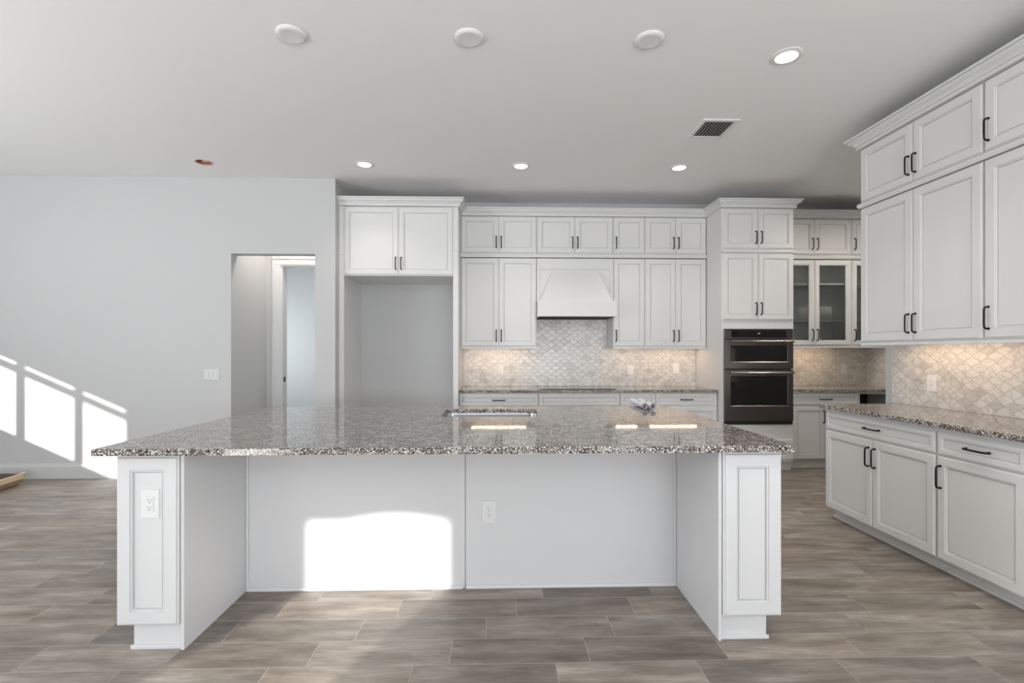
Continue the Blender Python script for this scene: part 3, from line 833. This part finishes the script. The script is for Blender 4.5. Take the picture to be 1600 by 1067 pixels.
downlight(-1.328, 4.955, 'lit round downlight nearest the fridge alcove', 15)
downlight(0.231, 4.955, 'lit round downlight in front of the cooktop cabinets')
downlight(1.836, 4.955, 'lit round downlight in front of the oven tower')
downlight(1.826, 3.076, 'large lit round downlight nearest the right wall cabinets, closest to the camera', 34)
downlight(1.826, 1.10, 'added round downlight out of view, brightening the right base cabinets', 40)  # unseen lamp added to brighten the right base cabinets
downlight(4.05, 4.75, 'assumed round downlight out of view, added to brighten the nook behind the right wall', 75, 165)  # unseen lamp, assumed here and turned up to brighten the nook cabinets
downlight(-2.42, 5.86, 'added round downlight out of view, brightening the small hall beyond the doorway', 42, 165)  # unseen lamp added to brighten the hall
for x, y, lb in ((-1.218, 2.947, 'blank round white ceiling cover, leftmost of three over the island'),
                 (-0.171, 2.947, 'blank round white ceiling cover, middle of three over the island'),
                 (0.908, 2.935, 'blank round white ceiling cover, rightmost of three over the island')):
    o = MB().lathe([(0.086, -0.0002), (0.086, -0.004), (0.080, -0.012), (0.066, -0.017), (0.062, -0.0165)], 0, 0, 0, 40).build('ceiling_cover', M_vent, smooth=True)
    o.location = (x, y, CEIL); tag(o, lb, 'cover', 'blank ceiling covers over the island')
# open junction box
t = thing('junction_box', 'open round ceiling fixture hole with reddish metal inside', 'fixture', (-2.898, 4.955, CEIL))
MB().lathe([(0.086, -0.0002), (0.086, -0.003), (0.070, -0.004), (0.070, -0.0002)], 0, 0, 0, 36, close=False).build('trim_ring', mat('pinkish_ring', (0.70, 0.58, 0.55), 0.6), t)
MB().lathe([(0.0705, 0.0), (0.0705, 0.04), (0.001, 0.04), (0.001, 0.038), (0.068, 0.038), (0.068, 0.0)], 0, 0, 0, 36, close=False).build('housing', M_copper, t)
MB().lathe([(0.034, 0.037), (0.038, 0.026), (0.030, 0.014), (0.012, 0.012)], 0.0, 0.022, 0, 20).build('socket', M_alu, t)
# air vent
t = thing('ceiling_vent', 'square white ceiling air vent with dark slanted slats', 'vent', (1.800, 4.09, CEIL))
m = MB(); w1, w2 = 0.150, 0.118; h1, h2 = 0.172, 0.140
def rv(a_, b_, z): return [(-a_, -b_, z), (a_, -b_, z), (a_, b_, z), (-a_, b_, z)]
m.rings([rv(w2, h2, -0.001), rv(w1, h1, -0.0005), rv(w1, h1, -0.004), rv(w1-0.006, h1-0.006, -0.010), rv(w2, h2, -0.010), rv(w2, h2, -0.001)], False, False)
m.build('frame', M_vent, t)
bx(-w2, w2, -h2, h2, -0.0012, -0.0003).build('backing', mat('duct_dark', (0.03, 0.03, 0.03), 0.9), t)
m = MB()
for i in range(9):
    x = -w2 + 0.020 + i*0.0245
    m.rings([[(x-0.004, -h2, -0.009), (x-0.003, -h2, -0.0098), (x+0.006, -h2, -0.0035), (x+0.005, -h2, -0.0028)],
             [(x-0.004, h2, -0.009), (x-0.003, h2, -0.0098), (x+0.006, h2, -0.0035), (x+0.005, h2, -0.0028)]])
m.build('slats', mat('slat_grey', (0.78, 0.78, 0.77), 0.5), t)

# ------------------------------------------------------------------ things lying about
def paper_roll(label, p_near, p_far, r, turns):
    p0, p1 = Vector(p_near), Vector(p_far)
    t = thing('paper_roll', label, 'paper roll', p0, 0, 'rolled papers on the island')
    ax = (p1-p0); L = ax.length; ax.normalize(); s_ = ax.cross(Vector((0, 0, 1))).normalized(); up = s_.cross(ax)
    m = MB(); n = int(turns*36); th = 0.0007
    def pt(k, dr, along):
        ang = 2*PI*k/36; rad = r*(0.45+0.55*k/n)+dr
        return tuple(ax*along + s_*(rad*math.cos(ang)) + up*(rad*math.sin(ang)))
    loops = [[pt(k, 0, 0), pt(k, th, 0), pt(k, th, L), pt(k, 0, L)] for k in range(n+1)]
    m.rings(loops); m.build('sheet', M_paper, t, smooth=True)
    m = MB()
    for (a0, a1, l0, l1) in ((62, 78, 0.22, 0.30), (80, 90, 0.24, 0.27), (50, 58, 0.31, 0.33), (64, 84, 0.33, 0.337)):
        rr_ = r+0.0010+th
        P_ = lambda a_, l_: tuple(ax*(l_*L*1.6) + s_*(rr_*math.cos(math.radians(a_))) + up*(rr_*math.sin(math.radians(a_))))
        sp_ = math.radians
        steps = 4
        for i in range(steps):
            aa, ab = a0+30+(a1-a0)*i/steps, a0+30+(a1-a0)*(i+1)/steps
            m.face([P_(aa, l0), P_(ab, l0), P_(ab, l1), P_(aa, l1)])
    m.build('print', M_ink, t)
zr = 0.9155
paper_roll('white paper roll with printing lying on the island, left one of the pair', (1.088, 3.63, zr+0.0245), (1.108, 4.04, zr+0.0245), 0.0235, 2.5)
paper_roll('white paper roll on the island, right one of the pair, tightly wound', (1.142, 3.61, zr+0.0245), (1.165, 4.02, zr+0.0245), 0.0235, 3.5)

# low cardboard box at the left edge of the photo
t = thing('cardboard_box', 'low brown cardboard box with a pale wooden edge strip on the floor, left', 'box', (-5.195, 4.76, 0), math.radians(9))
def rb(ax_, ay_, z): return [(-ax_, -ay_, z), (ax_, -ay_, z), (ax_, ay_, z), (-ax_, ay_, z)]
m = MB(); m.rings([rb(0.40, 0.30, 0.0), rb(0.415, 0.32, 0.02), rb(0.425, 0.33, 0.068), rb(0.415, 0.32, 0.068), rb(0.405, 0.30, 0.012)])
m.build('body', M_card, t)
m = MB()
m.rings([rb(0.432, 0.345, 0.058), rb(0.440, 0.352, 0.062), rb(0.440, 0.352, 0.112), rb(0.425, 0.338, 0.116), rb(0.425, 0.338, 0.058), rb(0.432, 0.345, 0.058)], False, False)
m.build('edge_strip', M_tan, t)
m = MB(); m.rings([rb(0.424, 0.337, 0.066), rb(0.424, 0.337, 0.106), rb(0.30, 0.28, 0.128), rb(0.10, 0.20, 0.134)])
m.build('lid', M_dkbrown, t)
m = MB(); m.lathe([(0.022, -0.004), (0.022, 0.006)], 0.418, 0.0, 0.038, 20, 'x'); m.build('hand_hole', M_dark, t)
m = MB(); m.tube([(0.425, 0.33, 0.116), (0.452, 0.345, 0.120)], 0.010, 10); m.build('latch', M_alu, t)
